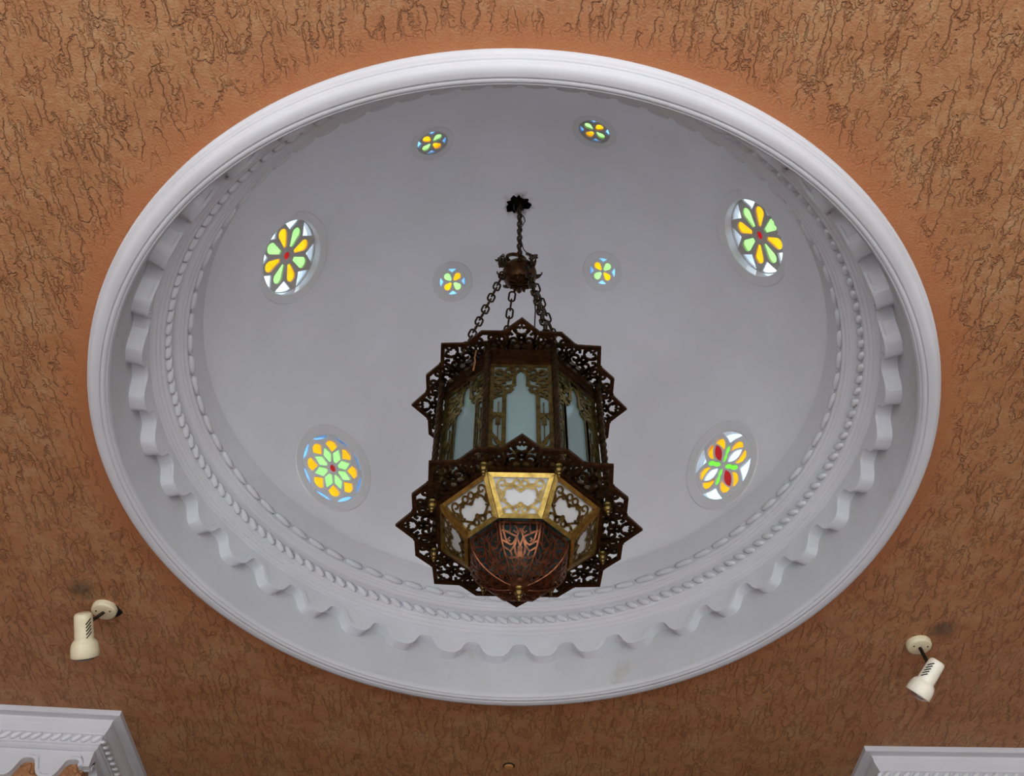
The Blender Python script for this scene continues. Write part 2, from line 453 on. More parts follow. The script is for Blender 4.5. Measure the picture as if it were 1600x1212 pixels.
# ring moulding at the mouth
prof = [(1.693, 0.002), (1.692, -0.010), (1.688, -0.015), (1.686, -0.016), (1.684, -0.034), (1.681, -0.044), (1.679, -0.045), (1.675, -0.0445), (1.6735, -0.0455),
        (1.672, -0.056), (1.667, -0.064), (1.658, -0.069), (1.645, -0.0705), (1.632, -0.069), (1.6275, -0.068), (1.627, -0.0655), (1.6255, -0.0645), (1.624, -0.0665),
        (1.615, -0.066), (1.611, -0.063), (1.6085, -0.061), (1.608, -0.0585), (1.6065, -0.0575), (1.605, -0.0595), (1.602, -0.057), (1.599, -0.051),
        (1.5965, -0.042), (1.5955, -0.03), (1.5955, 0.0), (1.62, 0.01)]
mb = MB(); mb.lathe(prof, 256, (CX, CY, ZC)); put('trim_1', mb, M_TRIM, smooth=True, label='broad white ring moulding around the round dome opening', cat='moulding')

# drum wall
mb = MB(); mb.lathe([(1.5952, -0.035), (1.5955, 0.03), (1.595, 0.12), (1.595, 0.56), (1.75, 0.56), (1.75, 0.0)], 256, (CX, CY, ZC))
put('wall_drum', mb, M_WALLW, smooth=False)

# drum cornice
prof = [(1.596, 0.262), (1.537, 0.262), (1.530, 0.266), (1.522, 0.268), (1.516, 0.273), (1.5145, 0.280), (1.509, 0.2815), (1.503, 0.286),
        (1.5005, 0.294), (1.497, 0.298), (1.491, 0.300), (1.487, 0.310), (1.486, 0.352), (1.474, 0.357), (1.463, 0.360), (1.452, 0.362), (1.443, 0.367),
        (1.440, 0.372), (1.434, 0.3735), (1.430, 0.378), (1.4285, 0.385), (1.424, 0.3865), (1.419, 0.391), (1.4175, 0.398),
        (1.420, 0.402), (1.419, 0.436), (1.413, 0.440), (1.390, 0.548), (1.44, 0.558), (1.596, 0.56)]
mb = MB(); mb.lathe(prof, 256, (0, 0, 0))
trim2 = put('trim_2', mb, M_CORN, label='white plaster cornice with rope mouldings inside the drum', cat='moulding')
trim2.location = (CX, CY, ZC)

def wave(f):
    """lower edge of the scalloped apron, 0..1 across one period with the drop at f = 0.5; 0 = crest, 1 = tip"""
    c = -math.cos(2 * PI * f)
    w = 0.5 + 0.5 * math.tanh(1.9 * c) / math.tanh(1.9)
    jog = 0.06 * math.exp(-((abs(f - .5) - .25) / .03) ** 2)
    return w + jog * (1 if f < .5 else 1)

def scallop_unit(period, top, crest, tip, thick, mp, nseg=22, shift=0.0):
    """one unit of apron; mp(u along the run, d height, p projection)"""
    m = MB(); us = [period * i / nseg for i in range(nseg + 1)]
    lo = [crest + (tip - crest) * wave((i / nseg + shift) % 1.0) for i in range(nseg + 1)]
    vs = []; fs = []
    for u, l in zip(us, lo):
        vs += [mp(u, top, thick), mp(u, l, thick), mp(u, l, 0)]
    for i in range(nseg):
        a, b = 3 * i, 3 * (i + 1)
        fs += [(a, b, b + 1, a + 1), (a + 1, b + 1, b + 2, a + 2)]
    m.add(vs, fs)
    up = 1 if top > crest else -1
    for off, w, h in ((0.009, 0.016, 0.010), (0.027, 0.010, 0.004)):      # double roll along the edge
        m.ribbon([(u, l + up * off) for u, l in zip(us, lo)], w, lambda a, b, c: mp(a, b, c), thick - .002, thick + h)
    return m

NS = 39
per = 2 * PI / NS
def drum_map(u, z, p): 
    r = 1.595 - p; a = u
    return (r * math.cos(a), r * math.sin(a), z)
me_s = scallop_unit(per, 0.272, 0.212, 0.136, 0.055, drum_map).mesh('scallop', M_CORN)
A0 = RAD(92.2) - per / 2
for i in range(NS):
    o = link('scallop', me_s, trim2); o.rotation_euler.z = A0 + i * per

def bead_mesh(name, l, h, p, skew, seg=8, ring=6):
    """one lay of a rope moulding: a fat slanted lozenge; x along the run, z up, y out of the wall"""
    m = MB(); vs = []; fs = []
    for i in range(ring + 1):
        t = -1 + 2 * i / ring
        rr = (1 - abs(t) ** 3.2) ** .5 if abs(t) < 1 else 0.0
        for k in range(seg):
            a = 2 * PI * k / seg
            z = h * .5 * t
            ca, sa = math.cos(a), math.sin(a)
            ca = math.copysign(abs(ca) ** .7, ca); sa = math.copysign(abs(sa) ** .7, sa)
            vs.append((l * .5 * rr * ca + skew * t, p * rr * sa, z))
    for i in range(ring):
        for k in range(seg):
            q = (k + 1) % seg
            fs.append((i * seg + k, i * seg + q, (i + 1) * seg + q, (i + 1) * seg + k))
    m.add(vs, fs)
    return m.mesh(name, M_CORN, True)

me_rope = bead_mesh('rope_bead', 0.048, 0.046, 0.017, 0.021)
NR = 146
for i in range(NR):
    a = 2 * PI * i / NR
    o = link('rope_bead', me_rope, trim2, (1.482 * math.cos(a), 1.482 * math.sin(a), 0.332)); o.rotation_euler.z = a + PI / 2
me_leaf = bead_mesh('leaf_bead', 0.100, 0.032, 0.015, 0.012)
NL = 78
for i in range(NL):
    a = 2 * PI * i / NL
    o = link('leaf_bead', me_leaf, trim2, (1.415 * math.cos(a), 1.415 * math.sin(a), 0.419)); o.rotation_euler.z = a + PI / 2

# dome shell
DA, DC, DZ = 1.42, 1.623, ZC + 0.54
WIN = {   # name: (centre, normal into the room, in-plane right, glass radius, rim radius, recess)
    'a': ((-1.1543, 2.7235, 6.0191), (0.8293, -0.0226, -0.5583), (0.5585, -0.0008, 0.8295), 0.203, 0.252, 0.040),
    'b': ((1.1783, 2.4916, 5.9304), (-0.8274, 0.1037, -0.5519), (0.5613, 0.1241, -0.8182), 0.203, 0.255, 0.045),
    'c': ((-0.9597, 3.7387, 5.5199), (0.6885, -0.6924, -0.2156), (0.7249, 0.6487, 0.2317), 0.196, 0.250, 0.004),
    'd': ((1.1206, 3.5853, 5.454), (-0.7920, -0.5832, -0.1804), (0.6101, -0.7659, -0.2028), 0.193, 0.250, 0.004),
    'e': ((-0.459, 2.3308, 6.5758), (0.3646, 0.3458, -0.8646), (0.9311, -0.1472, 0.3337), 0.086, 0.124, 0.010),
    'f': ((0.4017, 2.2357, 6.5608), (-0.3082, 0.4190, -0.8541), (0.9513, 0.1259, -0.2815), 0.086, 0.124, 0.010),
    'g': ((-0.3691, 3.2255, 6.6105), (0.2954, -0.3540, -0.8874), (0.9551, 0.0868, 0.2833), 0.083, 0.124, 0.003),
    'i': ((-0.4727, 1.5918, 5.7936), (0.3491, 0.8639, -0.3630), (0.9272, -0.3746, 0.0000), 0.196, 0.250, 0.004),
    'j': ((0.5278, 1.6092, 5.7936), (-0.3790, 0.8512, -0.3630), (0.9135, 0.4067, 0.0000), 0.196, 0.250, 0.004),
    'h': ((0.515, 3.1191, 6.5956), (-0.3983, -0.2700, -0.8766), (0.9170, -0.1410, -0.3732), 0.083, 0.124, 0.003),
}
mb = MB(); n, m = 360, 160; vs = []; fs = []
hole = [0.058 * (1 + 0.20 * math.sin(2 * 2 * PI * i / n + 2) + 0.16 * math.sin(3 * 2 * PI * i / n + 1) + 0.09 * math.sin(8 * 2 * PI * i / n) + 0.07 * math.sin(13 * 2 * PI * i / n + 2)) for i in range(n)]
for j in range(m + 1):
    for i in range(n):
        az = 2 * PI * i / n
        emax = math.acos(min(1, hole[i] / DA))
        el = emax * j / m
        r = DA * math.cos(el); z = DC * math.sin(el)
        vs.append((CX + r * math.cos(az), CY + r * math.sin(az), DZ + z))
def in_window(p):
    for c, nn, e, rg, ro, rc in WIN.values():
        d = Vector(p) - Vector(c); nv = Vector(nn)
        if abs(d.dot(nv)) < 0.2 and (d - nv * d.dot(nv)).length < rg + (ro - rg) * 0.75: return True
    return False
inside = [in_window(p) for p in vs]
for j in range(m):
    for i in range(n):
        q = (i + 1) % n
        f = (j * n + i, j * n + q, (j + 1) * n + q, (j + 1) * n + i)
        if not all(inside[k] for k in f): fs.append(f)
mb.add(vs, fs)
dome = put('ceiling_dome', mb, M_DOME, smooth=True)
mb = MB(); mb.lathe([(0.0, 0.14), (0.09, 0.12), (0.10, -0.004)], 24, (CX, CY, DZ + DC))
mb.build('hook_cavity', M_BLACK, dome)
# ------------------------------------------------------------------ stained glass windows
def shrink(pts, d):
    cx = sum(p[0] for p in pts) / len(pts); cy = sum(p[1] for p in pts) / len(pts)
    out = []
    for x, y in pts:
        l = math.hypot(x - cx, y - cy); k = max(.2, (l - d) / l); out.append((cx + (x - cx) * k, cy + (y - cy) * k))
    return out

def petal(r0, r1, w, n=9):
    """teardrop along +x, narrow end at r0"""
    pts = []
    R = w / 2; cx = r1 - R
    pts.append((r0, -0.16 * w)); 
    for i in range(n):
        a = RAD(-100 + 200 * i / (n - 1)); pts.append((cx + R * math.cos(a), R * math.sin(a)))
    pts.append((r0, 0.16 * w))
    return pts
def vesica(r0, r1, w, n=7):
    up = [(r0 + (r1 - r0) * i / (n - 1), w / 2 * math.sin(PI * i / (n - 1)) ** .8) for i in range(n)]
    return up + [(x, -y) for x, y in up[-2:0:-1]]
def outer_tri(r_in, R, half):
    return [(r_in, 0)] + arc(0, 0, R, -half, half, 7)

def pattern(kind, R, rot):
    P = []
    k = R / 0.2
    if kind == 'daisy':
        P.append((circ(0, 0, 0.0215 * k, 14), G_RED))
        for i in range(8):
            P.append((rot2(petal(0.050 * k, 0.156 * k, 0.061 * k), rot + 45 * i), G_ORANGE if i % 2 == 0 else G_GREEN))
            P.append((rot2(outer_tri(0.135 * k, 0.196 * k, 17), rot + 22.5 + 45 * i), G_SKY))
    elif kind == 'star':
        P.append((circ(0, 0, 0.0215 * k, 14), G_RED))
        for i in range(8):
            a = rot + 45 * i
            P.append((rot2([(0.038 * k, 0.008 * k), (0.038 * k, -0.008 * k), (0.083 * k, -0.0305 * k), (0.132 * k, 0), (0.083 * k, 0.0305 * k)], a), G_GREEN))
            P.append((rot2([(0.096 * k, 0), (0.139 * k, -0.041 * k), (0.162 * k, -0.024 * k), (0.168 * k, 0), (0.162 * k, 0.024 * k), (0.139 * k, 0.041 * k)], a + 22.5), G_ORANGE))
            inner = [(0.177 * k, 0.030 * k), (0.175 * k, 0), (0.177 * k, -0.030 * k)]
            P.append((rot2(arc(0, 0, 0.196 * k, -18.5, 18.5, 9) + inner, a), G_BLUE))
    elif kind == 'rosette':
        for i in range(4):
            a = rot + 90 * i
            pea = [(0.016, 0.005), (0.032, 0.0135), (0.05, 0.0145), (0.064, 0.010), (0.08, 0.0155), (0.100, 0.0155), (0.116, 0.006)]
            pea = [(x * k, y * k) for x, y in pea]
            P.append((rot2(pea + [(x, -y) for x, y in pea[::-1]], a), G_LEAF))
            d = a + 45
            P.append((rot2(vesica(0.032 * k, 0.150 * k, 0.056 * k), d), G_RED if i % 2 == 0 else G_SKY))
            for sg in (1, -1):      # two amber crescents hugging the petal
                cr = [(0.074, 0.038), (0.105, 0.0345), (0.130, 0.025), (0.160, 0.006), (0.168, 0.030), (0.154, 0.058), (0.126, 0.068), (0.095, 0.060)]
                P.append((rot2([(x * k, sg * y * k) for x, y in cr], d), G_ORANGE))
            P.append((rot2([(0.128 * k, 0), (0.156 * k, -0.034 * k)] + arc(0, 0, 0.196 * k, -23, 23, 9) + [(0.156 * k, 0.034 * k)], a), G_SKY))
    elif kind == 'clover':
        k = R / 0.083
        for i in range(4):
            P.append((rot2(petal(0.012 * k, 0.065 * k, 0.041 * k), rot + 90 * i), G_ORANGE if i % 2 == 0 else G_GREEN))
            P.append((rot2(outer_tri(0.055 * k, 0.078 * k, 20), rot + 45 + 90 * i), G_BLUE))
    return P

def window(name, key, kind, rot, label):
    c, nn, e1, rg, ro, rc = WIN[key]
    c, nn, e1 = Vector(c), Vector(nn).normalized(), Vector(e1).normalized()
    e2 = nn.cross(e1).normalized()
    sag = (ro * ro - rg * rg) / 2.9            # the plaster collar follows the curve of the dome
    Mx = Matrix(((e1.x, e2.x, nn.x, 0), (e1.y, e2.y, nn.y, 0), (e1.z, e2.z, nn.z, 0), (0, 0, 0, 1)))
    mb = MB()
    mb.lathe([(ro, -0.09), (ro, sag - 0.006), (ro - .004, sag - 0.001), (ro - .008, sag), (rg + .003, 0.0), (rg, -0.003), (rg, -rc - .05)], 72)
    fr = mb.build(name, M_WINPL)
    fr.matrix_world = Matrix.Translation(c) @ Mx
    tag(fr, label, 'window', kind='structure')
    pat = pattern(kind, rg, rot)
    tr = link('tracery', filled('tracery', [circ(0, 0, rg + .001, 64)] + [p for p, _ in pat], 0.011, M_TRAC_SHADED if key in 'abef' else M_WINPL), fr, (0, 0, -rc))
    for pts, mt in pat:
        m2 = MB(); m2.prism(shrink(pts, -0.0015), IDM, -0.005, 0.0)
        m2.build('pane', mt, tr, False, (0, 0, -0.0105))
    return fr

window('window_1', 'a', 'daisy', 92, 'round daisy window with eight amber and green petals, left of the lantern chain')
window('window_2', 'b', 'daisy', 105, 'round daisy window with eight amber and green petals, right of the lantern chain')
window('window_3', 'c', 'star', 33, 'round window with a green eight-pointed star ringed by amber panes')
window('window_4', 'd', 'rosette', 57, 'round rosette window with red, green and blue petals and amber crescents')
window('window_5', 'e', 'clover', 128, 'small round clover window highest up on the left')
window('window_6', 'f', 'clover', 56, 'small round clover window highest up on the right')
window('window_7', 'g', 'clover', 45, 'small round clover window left of the lantern hub')
window('window_8', 'h', 'clover', 135, 'small round clover window right of the lantern hub')

window('window_9', 'i', 'star', 10, 'round star window on the near side of the dome, left')
window('window_10', 'j', 'daisy', 20, 'round daisy window on the near side of the dome, right')

# ------------------------------------------------------------------ wall blocks with cornices at the far corners
CPROF = [(0.150, 0.0), (0.150, 0.026), (0.146, 0.029), (0.118, 0.031), (0.108, 0.033), (0.104, 0.040), (0.103, 0.056), (0.097, 0.072),
         (0.086, 0.086), (0.079, 0.094), (0.076, 0.101), (0.070, 0.104), (0.062, 0.143), (0.068, 0.146), (0.068, 0.153), (0.060, 0.157),
         (0.062, 0.160), (0.062, 0.168), (0.054, 0.173), (0.044, 0.178), (0.0, 0.180)]      # (projection, drop)

def offset_path(pts, d):
    """polyline moved to its right by d, mitred"""
    P = [Vector(p) for p in pts]; out = []
    for i, p in enumerate(P):
        ns = []
        if i > 0:
            t = (p - P[i - 1]).normalized(); ns.append(Vector((t.y, -t.x)))
        if i < len(P) - 1:
            t = (P[i + 1] - p).normalized(); ns.append(Vector((t.y, -t.x)))
        nn = sum(ns, Vector((0, 0))).normalized()
        out.append(p + nn * (d / nn.dot(ns[0])))
    return out

def cornice(name, path, label):
    """path = outer edge of the cornice on the ceiling, room on its left side"""
    mb = MB(); vs = []; fs = []; k = len(path)
    for (p, d) in CPROF:
        for q in offset_path(path, 0.150 - p): vs.append((q.x, q.y, ZC - d))
    for j in range(len(CPROF) - 1):
        for i in range(k - 1):
            fs.append((j * k + i, j * k + i + 1, (j + 1) * k + i + 1, (j + 1) * k + i))
    mb.add(vs, fs)
    root = put(name, mb, M_TRIM, label=label, cat='moulding')
    wl = offset_path(path, 0.150)
    po = offset_path(path, 0.150 - 0.040)[1]; d1 = (wl[1] - wl[0]).normalized(); d2 = (wl[2] - wl[1]).normalized()
    c0 = wl[1]; mb = MB()                                        # mitred return of the apron at the corner
    mb.prism([(c0.x, c0.y), ((c0 - d1 * .02).x, (c0 - d1 * .02).y), ((c0 - d1 * .02 + Vector((-d1.y, d1.x)) * .040).x, (c0 - d1 * .02 + Vector((-d1.y, d1.x)) * .040).y), (po.x, po.y),
              ((c0 + d2 * .02 + Vector((-d2.y, d2.x)) * .040).x, (c0 + d2 * .02 + Vector((-d2.y, d2.x)) * .040).y), ((c0 + d2 * .02).x, (c0 + d2 * .02).y)], IDM, ZC - 0.262, ZC - 0.174)
    mb.build('corner_piece', M_TRIM, root)
    rp = offset_path(path, 0.150 - 0.070)
    for i in range(k - 1):
        # rope lays and scalloped apron along each leg, counted from the corner
        for line, step, what in ((rp, 0.0525, 'rope'), (wl, 0.228, 'scallop')):
            a, b = line[i], line[i + 1]
            corner, far = (b, a) if i == 0 else (a, b)
            t = (b - a).normalized(); nrm = Vector((-t.y, t.x))
            run = min((far - corner).length, 1.7 if what == 'rope' else 1.85)
            for q in range(int(run / step)):
                d = (q + .5) * step if what == 'rope' else q * step
                c = corner + (far - corner).normalized() * d
                ang = math.atan2(t.y, t.x)
                if what == 'rope':
                    o = link('rope_bead', me_crope, root, (c.x, c.y, ZC - 0.124)); o.rotation_euler.z = ang
                else:
                    s = c if i > 0 else c - t * step
                    o = link('scallop', me_cscal[i], root, (s.x, s.y, ZC)); o.rotation_euler.z = ang
    return root, wl

me_crope = bead_mesh('cornice_rope_bead', 0.036, 0.042, 0.018, -0.020)
me_cscal = [scallop_unit(0.228, -0.174, -0.232, -0.335, 0.036, lambda u, z, p: (u, p, z), shift=q).mesh('cornice_scallop', M_TRIM) for q in (0.22, 0.78)]

def wall_block(name, wl, back):
    mb = MB(); pts = [(p.x, p.y) for p in wl] + back
    mb.prism(pts, IDM, 0.0, ZC - 0.0005)
    return put(name, mb, M_WALL)

# the path runs so that the room lies on its left and the wall on its right
lp = [(-2.03, 8.99), (-2.03, 4.674), (-5.99, 4.475)]
rp_ = [(5.99, 4.747), (1.952, 4.836), (1.935, 8.99)]
_, wl = cornice('trim_3', lp, 'white scalloped cornice corner at the lower left')
wall_block('wall_corner_left', wl, [(-5.99, 8.99)])
_, wl = cornice('trim_4', rp_, 'white stepped cornice corner at the lower right')
wall_block('wall_corner_right', wl, [(5.99, 8.99)])

# ------------------------------------------------------------------ pendant lantern
lantern = bpy.data.objects.new('pendant_lantern', None); COL.objects.link(lantern)
lantern.location = (0.018, 2.776, 1.6 + 5.163)
lantern.rotation_euler = (0, -0.0086, 0)
tag(lantern, 'large pierced bronze pendant lantern with milk glass panes hanging from the dome', 'lantern')
ZU, ZL = -1.839, -2.553            # the two star flanges, measured down from the hook

def polar(r, deg): return (r * math.cos(RAD(deg)), r * math.sin(RAD(deg)))

# ---- star flanges: eight pierced plates on a star-shaped frame
def flange_strokes():
    S = []
    w = 0.0118
    half = []
    half.append((spiral(0.030, 0.352, 0.024, 0.006, -90, 330, 20), w))
    half.append((spiral(0.078, 0.366, 0.020, 0.005, 200, 620, 18), w))
    half.append((spiral(0.078, 0.325, 0.016, 0.004, 120, -260, 16), w))
    half.append((spiral(0.122, 0.372, 0.017, 0.005, 260, 620, 16), w))
    half.append((arc(0.112, 0.332, 0.016, 0, 200, 9), w))
    half.append(([(0.0, 0.318), (0.022, 0.312), (0.05, 0.322), (0.072, 0.345)], w))
    half.append(([(0.052, 0.305), (0.056, 0.33), (0.052, 0.352), (0.060, 0.385), (0.058, 0.40)], w))
    half.append(([(0.098, 0.352), (0.108, 0.358), (0.120, 0.352), (0.132, 0.352)], w))
    half.append(([(0.0, 0.385), (0.018, 0.392), (0.030, 0.405), (0.036, 0.424)], w))
    half.append((arc(0.014, 0.412, 0.012, -60, 150, 8), w * .9))
    half.append(([(0.036, 0.384), (0.046, 0.394), (0.062, 0.392)], w))
    half.append(([(0.0, 0.336), (0.012, 0.345), (0.008, 0.366), (0.018, 0.384)], w))
    half.append(([(0.098, 0.305), (0.092, 0.318), (0.102, 0.330)], w))
    half.append(([(0.142, 0.388), (0.148, 0.395)], w))
    half.append(([(0.128, 0.316), (0.125, 0.33), (0.134, 0.345)], w))
    for pts, ww in half:
        S.append((pts, ww)); S.append((mir(pts), ww))
    S.append(([(0, 0.425), (0, 0.45)], 0.010))
    S.append((circ(0, 0.372, 0.011, 12) + [(0.011, 0.372)], w))
    S.append(([(0, 0.30), (0, 0.33)], 0.012))
    return S
FS = flange_strokes()
R_TIP, R_SH, R_CON = 0.467, 0.433, 0.408
def flange(z, inner, name):
    mb = MB()
    out = []
    for i in range(8):
        b = 45 * i - 90
        out += [polar(R_TIP, b), polar(R_CON, b + 10.5), polar(R_SH, b + 22.5), polar(R_CON, b + 34.5)]
    inset = [(x * (1 - .0075 / math.hypot(x, y)), y * (1 - .0075 / math.hypot(x, y))) for x, y in out]
    mb.ribbon(inset, 0.0165, IDM, -0.006, 0.006, closed=True)
    octo = [polar(inner / math.cos(PI / 8), 45 * i + 22.5) for i in range(8)]
    mb.ribbon(octo, 0.022, IDM, -0.009, 0.009, closed=True)
    root = mb.build(name, M_BRONZE_R, lantern, False, (0, 0, z))
    m2 = MB()
    for pts, w in FS: m2.ribbon(pts, w, IDM, -0.003, 0.003)
    for sg in (1, -1):       # the tip's edges run on inwards and cross the neighbour's
        m2.ribbon([(sg * 0.0744, 0.4012), (sg * 0.1415, 0.3417)], 0.0145, IDM, -0.0045, 0.0045)
    me = m2.mesh('flange_panel', M_BRONZE)
    for i in range(8):
        o = link('flange_panel', me, root); o.rotation_euler.z = RAD(45 * i)
    return root
flange(ZU, 0.302, 'star_flange')
flange(ZL, 0.302, 'star_flange')

# ---- body: eight glazed sides with pierced overlays
RB = 0.335
AP = RB * math.cos(PI / 8); HW = RB * math.sin(PI / 8)
HB = ZU - ZL - 0.016
def side_panel_mesh():
    m = MB(); a, b = -0.003, 0.003
    m.ribbon([(-HW + .010, 0), (-HW + .010, HB)], 0.022, IDM, -0.005, 0.005); m.ribbon([(HW - .010, 0), (HW - .010, HB)], 0.022, IDM, -0.005, 0.005)
    m.ribbon([(-HW, 0.012), (HW, 0.012)], 0.024, IDM, -0.005, 0.005)
    m.ribbon([(-HW, HB - .105), (HW, HB - .105)], 0.010, IDM, -0.004, 0.004)
    half = []
    k = 0.03
    # keyhole outline of the clear opening
    half.append(([(0.066, 0.0), (0.066, 0.37), (0.058, 0.395), (0.044, 0.398), (0.036, 0.412), (0.044, 0.430), (0.028, 0.440), (0.027, 0.495), (0.020, 0.520), (0.0, 0.540)], 0.013))
    half.append(([(0.088, 0.0), (0.088, 0.33)], 0.005))
    half.append((circ(0.052, 0.418, 0.015, 10) + [(0.067, 0.418)], 0.008))
    half.append((spiral(0.092, 0.400, 0.022, 0.006, -90, 300, 14), 0.0125))
    half.append((spiral(0.088, 0.455, 0.024, 0.006, 200, -220, 14), 0.0125))
    half.append((spiral(0.055, 0.480, 0.022, 0.006, -60, 330, 14), 0.0125))
    half.append((spiral(0.085, 0.525, 0.022, 0.006, 180, 560, 14), 0.0125))
    half.append((spiral(0.042, 0.545, 0.020, 0.005, 270, -90, 14), 0.0125))
    half.append(([(0.0, 0.54), (0.0, 0.585)], 0.020))
    half.append(([(0.030, 0.50), (0.05, 0.51), (0.068, 0.50), (0.075, 0.475), (0.105, 0.49)], 0.010))
    half.append(([(0.066, 0.375), (0.075, 0.43), (0.105, 0.43)], 0.010))
    half.append(([(0.028, 0.56), (0.06, 0.535), (0.062, 0.515)], 0.010))
    half.append(([(0.066, 0.0), (0.066, 0.375)], 0.017))
    half.append(([(0.112, 0.35), (0.09, 0.37), (0.066, 0.375)], 0.009))
    half.append(([(0.02, 0.575), (0.06, 0.565), (0.11, 0.575)], 0.007))
    # fleurons and feet between the strips
    half.append(([(0.112, 0.235), (0.10, 0.262), (0.088, 0.255), (0.076, 0.262), (0.066, 0.235)], 0.016))
    half.append(([(0.089, 0.20), (0.089, 0.24)], 0.018))
    half.append(([(0.112, 0.15), (0.098, 0.125), (0.088, 0.10), (0.074, 0.085), (0.06, 0.06), (0.04, 0.045)], [0.007, 0.012, 0.020, 0.018, 0.012, 0.007]))
    half.append((arc(0.092, 0.045, 0.028, 20, 200, 10), 0.009))
    half.append((arc(0.040, 0.028, 0.022, 0, 180, 9), 0.008))
    half.append(([(0.112, 0.09), (0.102, 0.075), (0.105, 0.055)], 0.008))
    for pts, w in half:
        if isinstance(w, list): pass
        m.ribbon([(x, y + k) for x, y in pts], w, IDM, a, b); m.ribbon([(-x, y + k) for x, y in pts], w, IDM, a, b)
    return m.mesh('side_panel', M_BRASS)
me_side = side_panel_mesh()
m = MB(); m.prism([(-HW, HB - .10), (HW, HB - .10), (HW, HB), (-HW, HB)], IDM, -0.004, 0.006); m.ribbon([(-HW, HB - .075), (HW, HB - .075)], 0.012, IDM, 0.005, 0.010); m.ribbon([(-HW, HB - .03), (HW, HB - .03)], 0.012, IDM, 0.005, 0.010)
me_band = m.mesh('top_band', M_BRONZE_R)
m = MB(); m.prism([(-HW + .004, 0.004), (HW - .004, 0.004), (HW - .004, HB - .09), (-HW + .004, HB - .09)], IDM, -0.012, -0.008)
me_pane = m.mesh('glass_pane', M_MILKB)
def facing(deg, r, z):
    """frame on a side of the octagon: u to the viewer's right seen from outside, v up, normal outwards"""
    a = RAD(deg); nrm = Vector((math.cos(a), math.sin(a), 0)); up = Vector((0, 0, 1)); u = up.cross(nrm)
    return Matrix(((u.x, up.x, nrm.x, nrm.x * r), (u.y, up.y, nrm.y, nrm.y * r), (u.z, up.z, nrm.z, z), (0, 0, 0, 1)))
for i in range(8):
    o = link('side_panel', me_side, lantern); o.matrix_local = facing(45 * i - 90, AP, ZL + .008)
    link('top_band', me_band, o); link('glass_pane', me_pane, o)

# ---- twisted columns at the eight corners
m = MB(); nr, nc = 90, 20; vs = []; fs = []
for j in range(nr + 1):
    z = HB * j / nr
    for k in range(nc):
        a = 2 * PI * k / nc; r = 0.0125 * (1 + 0.17 * math.cos(4 * (a - z * 2 * PI / 0.16)))
        vs.append((r * math.cos(a), r * math.sin(a), z))
for j in range(nr):
    for k in range(nc):
        q = (k + 1) % nc; fs.append((j * nc + k, j * nc + q, (j + 1) * nc + q, (j + 1) * nc + k))
m.add(vs, fs); me_col = m.mesh('twisted_column', M_BRONZE, True)
for i in range(8):
    x, y = polar(0.358, 45 * i + 22.5)
    link('twisted_column', me_col, lantern, (x, y, ZL + .008))

# ---- cap above the upper flange
m = MB(); prof = [(0.31, 0.0), (0.325, 0.03), (0.32, 0.075), (0.305, 0.10), (0.27, 0.112), (0.14, 0.12), (0.13, 0.135), (0.0, 0.14)]
m.lathe(prof, 8, (0, 0, 0), a0=RAD(22.5)); m.build('cap', M_BRONZE, lantern, False, (0, 0, ZU + .004))

# ---- lower sloping glazed panels
A_T, A_B, Z_T, Z_B = 0.296, 0.186, -0.012, -0.132
H_T, H_B = A_T * math.tan(PI / 8), A_B * math.tan(PI / 8)
SL = math.hypot(A_T - A_B, Z_T - Z_B)
def lower_frame():
    m = MB(); w = 0.017
    o = [(-H_B, 0), (H_B, 0), (H_T, SL), (-H_T, SL)]
    i = [(-H_B + w * .9, w), (H_B - w * .9, w), (H_T - w * 1.3, SL - w), (-H_T + w * 1.3, SL - w)]
    vs = [(*p, 0.004) for p in o] + [(*p, 0.007) for p in i] + [(*p, -0.006) for p in o] + [(*p, -0.006) for p in i]
    fs = []
    for a in range(4):
        b = (a + 1) % 4
        fs += [(a, b, 4 + b, 4 + a), (8 + a, 12 + a, 12 + b, 8 + b), (a, 8 + a, 8 + b, b), (4 + a, 4 + b, 12 + b, 12 + a)]
    m.add(vs, fs); return m.mesh('lower_panel', M_GOLD)
def lower_filigree():
    m = MB(); s = 0.000242
    cv = lambda pts: [((x - 806) * s, (835 - y) * s) for x, y in pts]
    st = []
    st.append((cv([(806, 440), (770, 405), (740, 385), (700, 362), (672, 372), (655, 392), (630, 382), (600, 385), (575, 410), (558, 450), (556, 495), (540, 540)]), 0.006))
    st.append((cv([(806, 600), (770, 640), (720, 660), (700, 690), (660, 655), (620, 628), (570, 590), (520, 568), (500, 545)]), 0.006))
    st.append((cv(spiral(530, 322, 72, 26, -200, 150, 18)), 0.0055))
    st.append((cv(spiral(745, 312, 52, 46, -30, 330, 16)), 0.0055))
    st.append((cv([(590, 330), (630, 345), (660, 338), (700, 330)]), 0.008))
    st.append((cv([(455, 330), (470, 400), (510, 430), (530, 480), (512, 540), (520, 570), (560, 575), (588, 548)]), 0.0055))
    st.append((cv(circ(742, 705, 42, 12) + [(784, 705)]), 0.0055))
    st.append((cv([(700, 745), (690, 700), (640, 670), (590, 672), (555, 700)]), 0.0055))
    st.append((cv(arc(570, 715, 26, 60, 330, 8)), 0.005))
    st.append((cv([(490, 430), (485, 470), (500, 510)]), 0.005))
    for pts, w in st:
        m.ribbon(pts, w * 1.35, IDM, -0.003, 0.0005); m.ribbon(mir(pts), w * 1.35, IDM, -0.003, 0.0005)
    m.prism(cv([(806, 590), (840, 630), (806, 680), (772, 630)]), IDM, -0.003, 0.001)
    m.ribbon(cv([(806, 390), (806, 440)]), 0.009, IDM, -0.003, 0.0005)
    return m.mesh('filigree', M_BRASS)
m = MB(); m.prism([(-H_B + .006, .006), (H_B - .006, .006), (H_T - .008, SL - .006), (-H_T + .008, SL - .006)], IDM, -0.010, -0.006)
